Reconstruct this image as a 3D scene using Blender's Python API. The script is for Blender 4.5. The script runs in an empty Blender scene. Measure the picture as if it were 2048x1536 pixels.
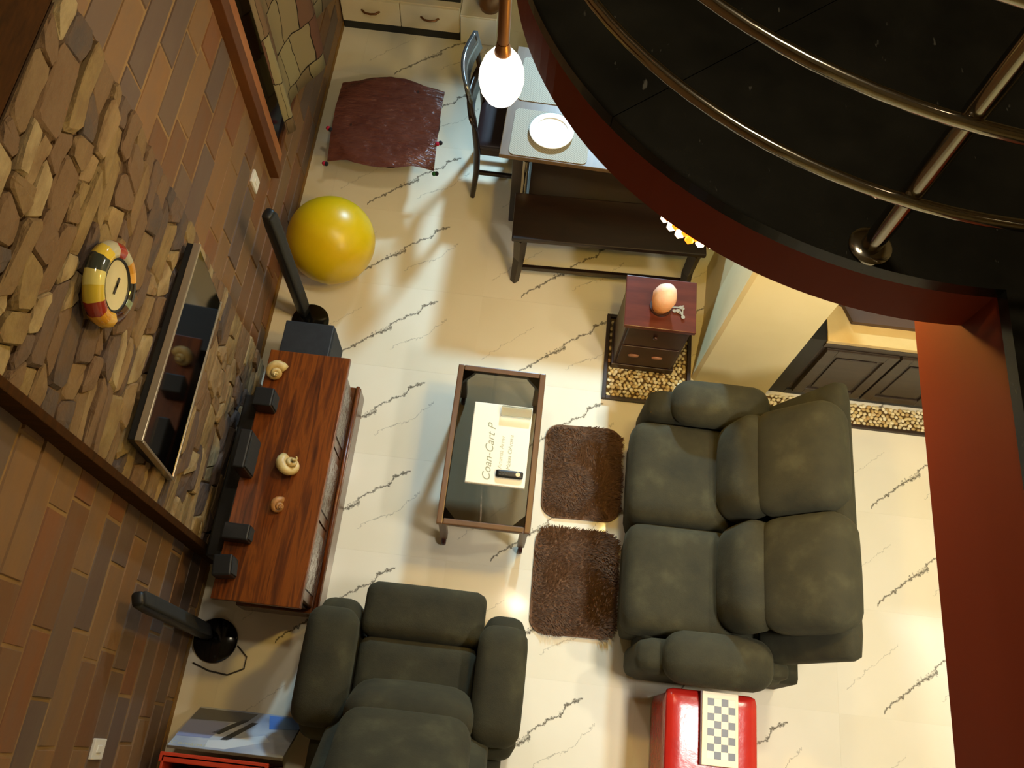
import bpy, bmesh, math, random
from mathutils import Vector, Matrix, Euler, noise
random.seed(7)
S = bpy.context.scene
COL = S.collection
PI = math.pi

# ------------------------------------------------------------------ camera
cam = bpy.data.cameras.new('camera'); camo = bpy.data.objects.new('camera', cam); COL.objects.link(camo)
cam.sensor_fit = 'HORIZONTAL'; cam.sensor_width = 36.0; cam.lens = 1718.0/2048*36
cam.clip_start = 0.05
_n = Vector((-89, 747, 1718)).normalized()
_u = Vector((454, -3898, 1718)); _u = (_u - _u.dot(_n)*_n).normalized()
_v = _n.cross(_u)
if _v.x < 0: _v = -_v
# rows: world X, Y, Z axes written in camera (right, down, forward) coordinates
R = Matrix(((_v.x, -_v.y, -_v.z), (_u.x, -_u.y, -_u.z), (-_n.x, _n.y, _n.z)))
camo.matrix_world = Matrix.Translation((0, 0, 4.8)) @ R.to_4x4()
S.camera = camo

# ------------------------------------------------------------------ world, exposure, lights
w = bpy.data.worlds.new('world'); S.world = w; w.use_nodes = True
w.node_tree.nodes['Background'].inputs[0].default_value = (1.0, .80, .58, 1)
w.node_tree.nodes['Background'].inputs[1].default_value = 0.035
S.view_settings.view_transform = 'Standard'; S.view_settings.look = 'None'
S.view_settings.gamma = 1; S.view_settings.use_curve_mapping = False
S.view_settings.exposure = 0.0

def lamp(name, kind, loc, power, color, **kw):
    l = bpy.data.lights.new(name, kind); l.energy = power; l.color = color
    for k, val in kw.items():
        if k != 'rot': setattr(l, k, val)
    o = bpy.data.objects.new(name, l); o.location = loc; o.rotation_euler = kw.get('rot', (0, 0, 0)); COL.objects.link(o)
    return o
WARM = (1.0, .72, .38); WARM2 = (1.0, .80, .52); COOL = (.86, .95, 1.0)
lamp('light_pendant', 'POINT', (-.156, 2.15, 2.33), 22, (1.0, .93, .80), shadow_soft_size=.07)
lamp('light_beads', 'POINT', (.60, 1.70, 2.42), 52, (1.0, .66, .12), shadow_soft_size=.08)
lamp('light_kitchen', 'SPOT', (.62, 5.85, 2.84), 1700, (.49, .78, 1.0), shadow_soft_size=.16, spot_size=1.7, spot_blend=1.0, rot=(-.98, 0, .25))
lamp('light_soffit_sofa', 'SPOT', (2.0, 1.40, 2.84), 88, (1.0, .92, .70), shadow_soft_size=.06, spot_size=1.6, spot_blend=.7)
lamp('light_soffit_stool', 'AREA', (1.62, .40, 2.87), 50, (1.0, .98, .92), shape='RECTANGLE', size=.28, size_y=.42)
lamp('light_soffit_chest', 'SPOT', (1.05, 2.0, 2.84), 36, (1.0, .70, .22), shadow_soft_size=.05, spot_size=2.3, spot_blend=.6)
lamp('light_ceiling', 'AREA', (.41, 1.86, 5.9), 40, (1.0, .84, .58), shape='DISK', size=.3)

# ------------------------------------------------------------------ materials
def lin(h):
    h = h.lstrip('#'); c = [int(h[i:i+2], 16)/255 for i in (0, 2, 4)]
    return tuple((x/12.92 if x <= .04045 else ((x+.055)/1.055)**2.4) for x in c) + (1,)

class NT:
    def __init__(s, name):
        m = bpy.data.materials.new(name); m.use_nodes = True; s.m = m; s.t = m.node_tree
        s.b = s.t.nodes['Principled BSDF']
    def n(s, typ, **kw):
        nd = s.t.nodes.new(typ)
        for k, val in kw.items(): setattr(nd, k, val)
        return nd
    def l(s, a, b): s.t.links.new(a, b)
    def coord(s, scale=(1, 1, 1), which='Object', rot=(0, 0, 0)):
        tc = s.n('ShaderNodeTexCoord'); mp = s.n('ShaderNodeMapping')
        mp.inputs['Scale'].default_value = scale; mp.inputs['Rotation'].default_value = rot
        s.l(tc.outputs[which], mp.inputs['Vector']); return mp.outputs[0]
    def noise(s, scale, detail=4, vec=None, rough=.55, dist=0):
        nd = s.n('ShaderNodeTexNoise'); nd.inputs['Scale'].default_value = scale; nd.inputs['Detail'].default_value = detail
        nd.inputs['Roughness'].default_value = rough; nd.inputs['Distortion'].default_value = dist
        if vec is not None: s.l(vec, nd.inputs['Vector'])
        return nd.outputs['Fac']
    def ramp(s, fac, stops, interp='LINEAR'):
        r = s.n('ShaderNodeValToRGB'); r.color_ramp.interpolation = interp
        e = r.color_ramp.elements
        while len(e) < len(stops): e.new(.5)
        for el, (p, c) in zip(e, stops): el.position = p; el.color = lin(c) if isinstance(c, str) else c
        s.l(fac, r.inputs['Fac']); return r.outputs['Color']
    def bump(s, h, strength=.3, dist=.01):
        b = s.n('ShaderNodeBump'); b.inputs['Strength'].default_value = strength; b.inputs['Distance'].default_value = dist
        s.l(h, b.inputs['Height']); s.l(b.outputs[0], s.b.inputs['Normal'])
    def math(s, op, a, b=None, clamp=False):
        m = s.n('ShaderNodeMath', operation=op); m.use_clamp = clamp
        for i, x in enumerate((a, b)):
            if x is None: continue
            if isinstance(x, (int, float)): m.inputs[i].default_value = x
            else: s.l(x, m.inputs[i])
        return m.outputs[0]
    def mix(s, fac, a, b, blend='MIX'):
        m = s.n('ShaderNodeMix', data_type='RGBA', blend_type=blend)
        for sock, x in ((m.inputs[0], fac), (m.inputs[6], a), (m.inputs[7], b)):
            if isinstance(x, (int, float)): sock.default_value = x
            elif isinstance(x, str): sock.default_value = lin(x)
            elif isinstance(x, tuple): sock.default_value = x
            else: s.l(x, sock)
        return m.outputs[2]

def mat(name, c1, c2=None, scale=8, stretch=(1, 1, 1), rough=.5, metal=0, bump=0, bscale=None, bdist=.005, spec=None, **kw):
    k = NT(name); b = k.b
    b.inputs['Roughness'].default_value = rough; b.inputs['Metallic'].default_value = metal
    if spec is not None: b.inputs['Specular IOR Level'].default_value = spec
    if c2 is None: b.inputs['Base Color'].default_value = lin(c1)
    else: k.l(k.ramp(k.noise(scale, vec=k.coord(stretch)), [(.3, c1), (.7, c2)]), b.inputs['Base Color'])
    if bump: k.bump(k.noise(bscale or scale*4, 3, vec=k.coord(stretch)), bump, bdist)
    for key, val in kw.items(): b.inputs[key].default_value = val
    return k.m

def rand_mat(name, cols, rough=.7, nscale=12, stretch=(1, 1, 1), amount=.45, bump=.5, bscale=40, bdist=.004, dark='#1c120a'):
    """one colour per object (its random number), mottled by noise"""
    k = NT(name); oi = k.n('ShaderNodeObjectInfo')
    n = len(cols)
    base = k.ramp(oi.outputs['Random'], [(i/n, c) for i, c in enumerate(cols)], 'CONSTANT')
    tc = k.n('ShaderNodeTexCoord'); mp = k.n('ShaderNodeMapping'); mp.inputs['Scale'].default_value = stretch
    add = k.n('ShaderNodeVectorMath', operation='ADD'); sc = k.n('ShaderNodeVectorMath', operation='SCALE')
    cmb = k.n('ShaderNodeCombineXYZ'); k.l(oi.outputs['Random'], cmb.inputs[0]); k.l(oi.outputs['Random'], cmb.inputs[1])
    k.l(cmb.outputs[0], sc.inputs[0]); sc.inputs['Scale'].default_value = 50
    k.l(tc.outputs['Object'], add.inputs[0]); k.l(sc.outputs[0], add.inputs[1]); k.l(add.outputs[0], mp.inputs['Vector'])
    nz = k.noise(nscale, 5, vec=mp.outputs[0])
    f = k.ramp(nz, [(.42, (0, 0, 0, 1)), (.75, (1, 1, 1, 1))])
    fm = k.math('MULTIPLY', f, amount)
    k.l(k.mix(fm, base, dark), k.b.inputs['Base Color']); k.b.inputs['Roughness'].default_value = rough
    if bump: k.bump(k.noise(bscale, 4, vec=mp.outputs[0]), bump, bdist)
    return k.m

M = {}
M['tile'] = rand_mat('slate_wall_tile', ['#80603f', '#6f4c30', '#6a5444', '#84613e', '#765438', '#635046', '#7c5132'], .62, 6, (1, .6, 1.6), .5, .35, 26, .004, '#6b5a4c')
M['grout'] = mat('wall_grout', '#937650', '#80623f', 6, rough=.9)
M['stone'] = rand_mat('ledge_stone', ['#8b7350', '#72593f', '#5f4d42', '#988056', '#7a6242', '#50443f', '#867048', '#6d553e', '#a08d68'], .85, 11, (1, .6, 1.3), .85, 1.0, 26, .012, '#6a4f34')
M['mortar'] = mat('stone_backing', '#6a5238', '#4a3724', 12, rough=.95, bump=.5)
M['timber_dark'] = mat('dark_timber', '#45290f', '#33200c', 5, (1, 3, 12), .9, spec=.1)
M['jamb_brown'] = mat('jamb_brown', '#6b3d14', '#552e0e', 6, (1, 1, .4), .5)
M['jamb_orange'] = mat('jamb_orange', '#b67a4c', '#96592c', 8, (1, 1, .3), .45)
M['black'] = mat('black_plastic', '#101112', rough=.45)
M['black_gloss'] = mat('black_gloss', '#0a0a0b', rough=.12)
M['black_cloth'] = mat('black_speaker_cloth', '#2a2b2b', '#222323', 90, rough=.85)
M['sub'] = mat('charcoal_laminate', '#23262a', '#1b1d21', 30, rough=.5)
M['screen'] = mat('tv_glass', '#050506', rough=.06, spec=.7)
M['silver'] = mat('silver_bezel', '#b9ae9c', rough=.3, metal=.7)
M['chrome'] = mat('polished_steel', '#a09a8e', rough=.13, metal=1)
M['white'] = mat('white_plastic', '#e9e6df', rough=.4)
M['white_paint'] = mat('white_laminate', '#d9ccaf', '#d3c5a7', 3, rough=.4)
M['cream_wall'] = mat('cream_plaster', '#e4d5a6', '#dccb98', 2, rough=.8)
M['ceil'] = mat('ceiling_paint', '#d8cdb4', rough=.9)
M['beam'] = mat('russet_paint', '#752906', '#6f2605', 2, rough=.6, spec=.15)
M['soffit'] = mat('soffit_paint', '#c9b58a', rough=.8)
M['ball'] = mat('yellow_rubber', '#d8b804', '#d2b002', 3, rough=.33)
M['valve'] = mat('ball_plug', '#e8dfae', rough=.5)
M['upholstery'] = None
M['shag'] = mat('brown_shag', '#725239', '#573d28', 60, rough=.95)
M['wood_table'] = mat('walnut_frame', '#6b4a2c', '#50341d', 5, (1, .2, 1), .35)
M['smoked'] = None
M['board_white'] = mat('white_card', '#f4eedd', rough=.5)
M['print_ink'] = mat('printed_ink', '#9da084', rough=.6)
M['print_ink2'] = mat('printed_ink_pale', '#b9b79a', rough=.6)
M['castor'] = mat('oxblood_castor', '#3c1410', rough=.35)
M['espresso'] = mat('espresso_wood', '#24140b', '#180d07', 4, (1, 8, 1), .33)
M['espresso_seat'] = mat('espresso_leather', '#2b2023', rough=.35)
M['red_wood'] = mat('mahogany', '#5c2616', '#471a0e', 4, (1, 7, 2), .28)
M['mah_dark'] = mat('dark_mahogany', '#3a1c0e', '#2c1409', 4, (1, 7, 2), .4)
M['pull'] = mat('pale_wood_pull', '#8a5a38', rough=.5)
M['brass'] = mat('aged_brass', '#7a5230', rough=.32, metal=.7)
M['table_brown'] = mat('table_edge_wood', '#6a5030', '#584024', 5, (8, 1, 1), .4)
M['placemat'] = None
M['plate'] = mat('white_porcelain', '#f4f2ec', rough=.2)
M['fabric_brown'] = mat('chocolate_satin', '#8a5444', '#744236', 5, rough=.24, bump=.8, bscale=16, bdist=.02, stretch=(1, 2.6, 1))
M['pom_red'] = mat('pompom_red', '#a31436', rough=.9)
M['pom_black'] = mat('pompom_black', '#15131c', rough=.9)
M['pom_green'] = mat('pompom_green', '#1d5a2c', rough=.9)
M['shell'] = mat('seashell', '#d9c58c', '#a8843f', 14, rough=.45)
M['shell_dark'] = mat('seashell_brown', '#c08a4c', '#7a4a20', 22, rough=.5)
M['pebble'] = rand_mat('pebble', ['#d8c188', '#e2d2a4', '#c9ae70', '#d2bd8e', '#b89a62', '#e6d9b4'], .6, 20, (1, 1, 1), .2, 0)
M['pebble_bed'] = mat('pebble_sand', '#5c4520', rough=.95)
M['frame_dark'] = mat('dark_border', '#2c1a0e', rough=.5)
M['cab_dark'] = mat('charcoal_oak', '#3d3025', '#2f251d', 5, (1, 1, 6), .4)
M['cab_black'] = mat('cabinet_black', '#110d0a', rough=.5)
M['counter'] = mat('cream_counter', '#cdb27a', '#bf9f62', 5, rough=.35)
M['oblong'] = mat('brown_oblong', '#4a3426', rough=.5)
M['red_vinyl'] = mat('red_vinyl', '#b3261c', '#a81f18', 6, rough=.22, bump=.15, bscale=30)
M['crate'] = mat('orange_red_plastic', '#c23a1c', rough=.45)
M['paper'] = mat('paper_edge', '#6a6258', rough=.7)
M['cable'] = mat('grey_cable', '#3a342c', rough=.6)
M['glassware'] = None

# olive microfibre upholstery
k = NT('olive_microfibre')
nz = k.noise(7, 5, vec=k.coord()); n2 = k.noise(220, 2, vec=k.coord())
c = k.ramp(nz, [(.3, '#232110'), (.55, '#2e2b17'), (.8, '#423f28')])
k.l(c, k.b.inputs['Base Color']); k.b.inputs['Roughness'].default_value = .92
k.b.inputs['Sheen Weight'].default_value = .10; k.b.inputs['Sheen Roughness'].default_value = .5
k.b.inputs['Sheen Tint'].default_value = lin('#8c8558')
b1 = k.math('MULTIPLY', n2, .25); k.bump(k.math('ADD', k.noise(9, 3, vec=k.coord()), b1), .35, .012)
M['upholstery'] = k.m
# smoked glass
k = NT('smoked_glass'); k.b.inputs['Base Color'].default_value = lin('#8a8272'); k.b.inputs['Transmission Weight'].default_value = 1
k.b.inputs['Roughness'].default_value = .02; k.b.inputs['IOR'].default_value = 1.35; M['smoked'] = k.m
k = NT('clear_glass'); k.b.inputs['Base Color'].default_value = lin('#f3efdc'); k.b.inputs['Transmission Weight'].default_value = .9
k.b.inputs['Roughness'].default_value = .08; k.b.inputs['IOR'].default_value = 1.35; M['glassware'] = k.m
# woven placemat
k = NT('woven_placemat'); ck = k.n('ShaderNodeTexChecker'); ck.inputs['Scale'].default_value = 130
k.l(k.coord(), ck.inputs['Vector']); ck.inputs['Color1'].default_value = lin('#a39d8c'); ck.inputs['Color2'].default_value = lin('#827c6c')
k.l(ck.outputs['Color'], k.b.inputs['Base Color']); k.b.inputs['Roughness'].default_value = .7; M['placemat'] = k.m
# honey wood (tv bench)
k = NT('honey_wood'); co = k.coord((9, .7, 3))
c = k.ramp(k.noise(3.2, 6, vec=co, dist=1.5), [(.28, '#381704'), (.45, '#5c2b07'), (.6, '#7a3e0b'), (.78, '#46200a')])
k.l(c, k.b.inputs['Base Color']); k.b.inputs['Roughness'].default_value = .34; M['honey'] = k.m
M['honey_dark'] = mat('honey_wood_front', '#6b4024', '#4a2814', 4, (1, .4, 8), .2)
# black granite
k = NT('black_granite'); co = k.coord()
fl = k.ramp(k.noise(42, 3, vec=k.coord((1, .35, 1), rot=(0, 0, -.7))), [(.71, (0, 0, 0, 1)), (.78, (1, 1, 1, 1))])
base = k.ramp(k.noise(5, 5, vec=co), [(.3, '#10100d'), (.75, '#1f1e19')])
k.l(k.mix(k.math('MULTIPLY', fl, .5), base, '#6a675e'), k.b.inputs['Base Color']); k.b.inputs['Roughness'].default_value = .22
k.b.inputs['Specular IOR Level'].default_value = .3; M['granite'] = k.m
# marble floor tile: one diagonal vein in every tile, a fainter one beside it
k = NT('veined_porcelain'); tc = k.n('ShaderNodeTexCoord'); sx = k.n('ShaderNodeSeparateXYZ'); k.l(tc.outputs['Object'], sx.inputs[0])
x, y = sx.outputs[0], sx.outputs[1]
wob = k.math('MULTIPLY', k.math('SUBTRACT', k.noise(7, 6, vec=tc.outputs['Object'], rough=.68), .5), .20)
wid = k.noise(9, 2, vec=k.coord((1, 1, 1)))
def vein(a, c0, w0, x0, x1):
    d = k.math('ABSOLUTE', k.math('SUBTRACT', k.math('ADD', y, wob), k.math('ADD', k.math('MULTIPLY', x, a), c0)))
    wv = k.math('MULTIPLY', wid, w0)
    e = k.math('SUBTRACT', 1.0, k.math('DIVIDE', d, wv), clamp=True)
    g = k.math('MULTIPLY', k.math('GREATER_THAN', x, x0), k.math('LESS_THAN', x, x1))
    return k.math('MULTIPLY', e, g)
v1 = vein(.82, 0, .021, -.30, .27); v2 = vein(.7, -.17, .008, .02, .34); v3 = vein(.9, .3, .007, -.5, -.2)
cl = k.ramp(k.noise(1.6, 3, vec=tc.outputs['Object']), [(.3, '#e8e1cd'), (.7, '#e1d9c2')])
vv = k.math('ADD', k.math('MULTIPLY', v1, .95), k.math('ADD', k.math('MULTIPLY', v2, .55), k.math('MULTIPLY', v3, .45)), clamp=True)
k.l(k.mix(vv, cl, '#3b3326'), k.b.inputs['Base Color']); k.b.inputs['Roughness'].default_value = .09
k.b.inputs['Specular IOR Level'].default_value = .4
M['marble'] = k.m
# curtain: cream patchwork with wine red patches and thin dark stitching lines
k = NT('patchwork_curtain'); tc = k.n('ShaderNodeTexCoord'); br = k.n('ShaderNodeTexBrick')
mp = k.n('ShaderNodeMapping'); mp.inputs['Rotation'].default_value = (0, PI/2, PI/2); nzv = k.n('ShaderNodeTexNoise'); nzv.inputs['Scale'].default_value = 4; mv = k.n('ShaderNodeVectorMath', operation='SCALE'); mv.inputs['Scale'].default_value = .12; av = k.n('ShaderNodeVectorMath', operation='ADD'); k.l(nzv.outputs['Color'], mv.inputs[0]); k.l(tc.outputs['UV'], nzv.inputs['Vector']); k.l(mv.outputs[0], av.inputs[0]); k.l(tc.outputs['UV'], av.inputs[1]); k.l(av.outputs[0], br.inputs['Vector'])
br.inputs['Scale'].default_value = 1; br.inputs['Brick Width'].default_value = .17; br.inputs['Row Height'].default_value = .30; br.offset = .37
br.inputs['Mortar Size'].default_value = .004; br.inputs['Mortar'].default_value = lin('#2e2014')
br.inputs['Color1'].default_value = lin('#c0b48e'); br.inputs['Color2'].default_value = lin('#7a2f30'); br.inputs['Bias'].default_value = -.18
k.l(br.outputs['Color'], k.b.inputs['Base Color']); k.b.inputs['Roughness'].default_value = .9; M['curtain'] = k.m
# glowing things
def emis(name, c, strength):
    k = NT(name); k.b.inputs['Base Color'].default_value = lin(c); k.b.inputs['Emission Color'].default_value = lin(c)
    k.b.inputs['Emission Strength'].default_value = strength; return k.m
M['globe'] = emis('opal_globe', '#fff0d4', 7)
M['bead'] = emis('lit_bead', '#ffdcb0', 8)
M['bead_amber'] = emis('amber_bead', '#ff7a18', 3.0)
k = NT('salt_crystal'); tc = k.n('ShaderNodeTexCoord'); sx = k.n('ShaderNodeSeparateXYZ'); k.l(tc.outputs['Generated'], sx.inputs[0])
k.l(k.ramp(k.math('ADD', sx.outputs[2], k.math('MULTIPLY', k.math('SUBTRACT', k.noise(6, 4, vec=k.coord()), .5), .6)), [(.2, '#dc9450'), (.55, '#e6b084'), (.9, '#eed4c4')]), k.b.inputs['Base Color'])  # orange foot and pale top: inner glow and top light put into base colour
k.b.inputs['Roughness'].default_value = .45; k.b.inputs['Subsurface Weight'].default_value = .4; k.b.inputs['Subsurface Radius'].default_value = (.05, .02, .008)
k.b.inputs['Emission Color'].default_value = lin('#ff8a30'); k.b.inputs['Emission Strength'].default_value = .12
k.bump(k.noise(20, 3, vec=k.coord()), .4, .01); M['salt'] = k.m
# clock mosaic rim: coloured ceramic wedges
k = NT('mosaic_ceramic'); tc = k.n('ShaderNodeTexCoord'); sx = k.n('ShaderNodeSeparateXYZ'); k.l(tc.outputs['Object'], sx.inputs[0])
at = k.math('ARCTAN2', sx.outputs[1], sx.outputs[2])
an = k.math('ADD', k.math('DIVIDE', k.math('ADD', at, k.math('MULTIPLY', k.noise(14, 1, vec=tc.outputs['Object']), .3)), 2*PI), .5)
cols = ['#7c8a6a', '#55402c', '#402418', '#d0a440', '#c9902c', '#8c2e22', '#c8b040', '#d6cc7c', '#3c4038', '#d8bc48', '#b9b49a', '#9a3420', '#a8a48c', '#c08830', '#d8a048', '#20180f']
k.l(k.ramp(an, [(i/16, c) for i, c in enumerate(cols)], 'CONSTANT'), k.b.inputs['Base Color']); k.b.inputs['Roughness'].default_value = .12; M['mosaic'] = k.m
M['dial'] = mat('clock_dial', '#d6cba0', '#cabf94', 9, rough=.4)
# blue sky print with an aircraft-grey blotches
k = NT('sky_print'); co = k.coord((2.2, 1, 1))
k.l(k.ramp(k.noise(2.6, 3, vec=k.coord()), [(.25, '#4a4d55'), (.42, '#8e98ad'), (.55, '#b9bec6'), (.7, '#4f7fc0'), (.85, '#7f8ea5')]), k.b.inputs['Base Color'])
k.b.inputs['Roughness'].default_value = .3; M['sky_print'] = k.m
# chess board print
k = NT('chess_print'); ck = k.n('ShaderNodeTexChecker'); ck.inputs['Scale'].default_value = 1/.0335
tc = k.n('ShaderNodeTexCoord'); mp = k.n('ShaderNodeMapping'); mp.inputs['Location'].default_value = (.0340, .0005, .001)
k.l(tc.outputs['Object'], mp.inputs[0]); k.l(mp.outputs[0], ck.inputs['Vector'])
ck.inputs['Color1'].default_value = lin('#e3d2aa'); ck.inputs['Color2'].default_value = lin('#4a4a4a')
k.l(ck.outputs['Color'], k.b.inputs['Base Color']); k.b.inputs['Roughness'].default_value = .4; M['chess'] = k.m
M['chess_wood'] = mat('chess_board_wood', '#dcc9a0', rough=.4)
M['chess_side'] = mat('chess_board_side', '#4a1a10', rough=.5)

# ------------------------------------------------------------------ mesh helpers
def new(): return bmesh.new()
def box(bm, x0, x1, y0, y1, z0, z1, bev=0, mtx=None):
    r = bmesh.ops.create_cube(bm, size=1)
    vs = r['verts']
    for v in vs:
        v.co = Vector((x0+(v.co.x+.5)*(x1-x0), y0+(v.co.y+.5)*(y1-y0), z0+(v.co.z+.5)*(z1-z0)))
    if bev:
        es = list({e for v in vs for e in v.link_edges})
        r = bmesh.ops.bevel(bm, geom=es, offset=bev, segments=2, affect='EDGES', profile=.6)
        vs = list({v for f in r['faces'] for v in f.verts} | {v for v in vs if v.is_valid})
    if mtx is not None:
        allv = vs
        for v in allv: v.co = mtx @ v.co
    return bm
def cushion(bm, x0, x1, y0, y1, z0, z1, r=.06, puff=(0, 0, .15), n=9, mtx=None, sag=None):
    """rounded, puffed upholstery block"""
    h = Vector(((x1-x0)/2, (y1-y0)/2, (z1-z0)/2)); c = Vector(((x0+x1)/2, (y0+y1)/2, (z0+z1)/2))
    r = min(r, h.x*.98, h.y*.98, h.z*.98)
    seen = {}
    def vert(p):
        key = tuple(round(a, 5) for a in p)
        if key in seen: return seen[key]
        q = Vector((p[0]*h.x, p[1]*h.y, p[2]*h.z))
        inn = Vector([max(-h[i]+r, min(h[i]-r, q[i])) for i in range(3)])
        d = q-inn
        if d.length > 1e-9: q = inn + d.normalized()*r
        u = Vector((q.x/h.x, q.y/h.y, q.z/h.z))
        s = [1-u[i]**2 for i in range(3)]
        q = Vector((q.x*(1+puff[0]*s[1]*s[2]), q.y*(1+puff[1]*s[0]*s[2]), q.z*(1+puff[2]*s[0]*s[1])))
        if sag: q = sag(q, h)
        q += c
        if mtx is not None: q = mtx @ q
        seen[key] = bm.verts.new(q); return seen[key]
    g = [-1+2*i/n for i in range(n+1)]
    g = [math.copysign(abs(t)**.8, t) for t in g]
    for ax in range(3):
        for sg in (-1, 1):
            for i in range(n):
                for j in range(n):
                    qs = []
                    for a, b in ((i, j), (i+1, j), (i+1, j+1), (i, j+1)):
                        p = [0, 0, 0]; p[ax] = sg; p[(ax+1) % 3] = g[a]; p[(ax+2) % 3] = g[b]; qs.append(vert(p))
                    if sg < 0: qs.reverse()
                    bm.faces.new(qs)
    return bm
def lathe(bm, prof, n=24, c=(0, 0, 0), mtx=None, cap=True):
    """profile of (radius, height) turned about Z"""
    c = Vector(c); rings = []
    for r, z in prof:
        if r < 1e-6:
            p = Vector((0, 0, z)); p = (mtx @ p if mtx is not None else p)+c; rings.append([bm.verts.new(p)])
        else:
            ring = []
            for i in range(n):
                p = Vector((r*math.cos(2*PI*i/n), r*math.sin(2*PI*i/n), z)); p = (mtx @ p if mtx is not None else p)+c
                ring.append(bm.verts.new(p))
            rings.append(ring)
    for a, b in zip(rings, rings[1:]):
        if len(a) == 1 and len(b) == 1: continue
        for i in range(n):
            j = (i+1) % n
            if len(a) == 1: bm.faces.new((a[0], b[j], b[i]))
            elif len(b) == 1: bm.faces.new((a[i], a[j], b[0]))
            else: bm.faces.new((a[i], a[j], b[j], b[i]))
    if cap and len(rings[0]) > 1: bm.faces.new(list(reversed(rings[0])))
    if cap and len(rings[-1]) > 1: bm.faces.new(rings[-1])
    return bm
def tube(bm, pts, r, n=10, radii=None):
    pts = [Vector(p) for p in pts]; rings = []; prev = None
    for i, p in enumerate(pts):
        t = (pts[min(i+1, len(pts)-1)]-pts[max(i-1, 0)]).normalized()
        if prev is None:
            a = Vector((0, 0, 1)) if abs(t.z) < .9 else Vector((1, 0, 0)); s = t.cross(a).normalized()
        else: s = (prev-prev.dot(t)*t).normalized()
        prev = s; u = t.cross(s); rr = radii[i] if radii else r
        rings.append([bm.verts.new(p+rr*(math.cos(2*PI*k/n)*s+math.sin(2*PI*k/n)*u)) for k in range(n)])
    for a, b in zip(rings, rings[1:]):
        for i in range(n): bm.faces.new((a[i], a[(i+1) % n], b[(i+1) % n], b[i]))
    bm.faces.new(list(reversed(rings[0]))); bm.faces.new(rings[-1])
    return bm
def prism(bm, poly, z0, z1):
    lo = [bm.verts.new((x, y, z0)) for x, y in poly]; hi = [bm.verts.new((x, y, z1)) for x, y in poly]
    n = len(poly)
    for i in range(n): bm.faces.new((lo[i], lo[(i+1) % n], hi[(i+1) % n], hi[i]))
    bm.faces.new(list(reversed(lo))); bm.faces.new(hi)
    return bm

WM = {}
def put(o, parent=None, loc=None, rot=0):
    COL.objects.link(o)
    if parent is None: WM[o.name] = Matrix.LocRotScale(Vector(loc or (0, 0, 0)), Euler((0, 0, rot)), None)
    else: WM[o.name] = WM[parent.name]; o.parent = parent
def tag(o, label=None, cat=None, group=None, kind=None):
    if label: o['label'] = label
    if cat: o['category'] = cat
    if group: o['group'] = group
    if kind: o['kind'] = kind
    return o
def thing(name, label, cat, loc=(0, 0, 0), group=None, rot=0):
    o = bpy.data.objects.new(name, None); o.empty_display_size = .1; put(o, None, loc, rot)
    o.location = loc; o.rotation_euler = (0, 0, rot); tag(o, label, cat, group); return o
def obj(name, bm, m, parent=None, smooth=False, label=None, local=False, origin=None):
    """links a bmesh (world coordinates, or the thing's own if local) as ONE object"""
    bmesh.ops.recalc_face_normals(bm, faces=bm.faces[:])
    if parent is not None and not local: bm.transform(WM[parent.name].inverted())
    org = Vector((0, 0, 0))
    if origin is not None:
        org = Vector(origin)
        if parent is not None and not local: org = WM[parent.name].inverted() @ org
        bm.transform(Matrix.Translation(-org))
    me = bpy.data.meshes.new(name); bm.to_mesh(me); bm.free()
    me.materials.append(M[m] if isinstance(m, str) else m)
    if smooth:
        for p in me.polygons: p.use_smooth = True
        if smooth == 'auto':
            try: me.set_sharp_from_angle(angle=.7)
            except Exception: pass
    o = bpy.data.objects.new(name, me); o.location = org
    COL.objects.link(o)
    if parent is None: WM[o.name] = Matrix.Translation(org)
    else: WM[o.name] = WM[parent.name] @ Matrix.Translation(org); o.parent = parent
    if label: o['label'] = label
    return o
def struct(name, bm, m, smooth=False, origin=None):
    o = obj(name, bm, m, None, smooth, origin=origin); o['kind'] = 'structure'; return o
def text_part(name, body, size, m, mtx, parent, shear=0):
    cu = bpy.data.curves.new(name, 'FONT'); cu.body = body; cu.size = size; cu.shear = shear; cu.extrude = .0003
    t = bpy.data.objects.new(name+'_tmp', cu); COL.objects.link(t)
    bpy.context.view_layer.update()
    me = bpy.data.meshes.new_from_object(t.evaluated_get(bpy.context.evaluated_depsgraph_get()))
    bpy.data.objects.remove(t); bpy.data.curves.remove(cu)
    me.transform(WM[parent.name].inverted() @ mtx); me.materials.clear(); me.materials.append(M[m])
    o = bpy.data.objects.new(name, me); COL.objects.link(o); o.parent = parent; WM[o.name] = WM[parent.name]
    return o

# ================================================================== SETTING
WX = -1.53
bm = new(); box(bm, -1.75, 3.4, -2.6, 7.7, -.12, -.001); floor = struct('floor', bm, 'marble')
tbm = None; tw, th = 1.09, .565
shared = None
for i in range(-1, 4):
    for j in range(-8, 10):
        cx, cy = -.79+i*tw, 2.40+j*th
        x0, x1, y0, y1 = max(cx-tw/2, WX+.004), min(cx+tw/2, 3.2), cy-th/2, min(cy+th/2, 7.5)
        if x1-x0 < .05: continue
        full = x0 == cx-tw/2 and x1 == cx+tw/2 and y1 > y0
        if full and shared is not None:
            o = bpy.data.objects.new('floor_tile', shared); o.location = (cx, cy, 0); COL.objects.link(o); o.parent = floor
        else:
            bm = new(); box(bm, x0+.0003, x1-.0003, y0+.0003, y1-.0003, -.001, 0)
            o = obj('floor_tile', bm, 'marble', floor, origin=(cx, cy, 0))
            if full: shared = o.data

bm = new(); box(bm, -1.75, WX-.004, -2.6, 7.7, 0, 6.3); wall = struct('wall_left', bm, 'grout')
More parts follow.
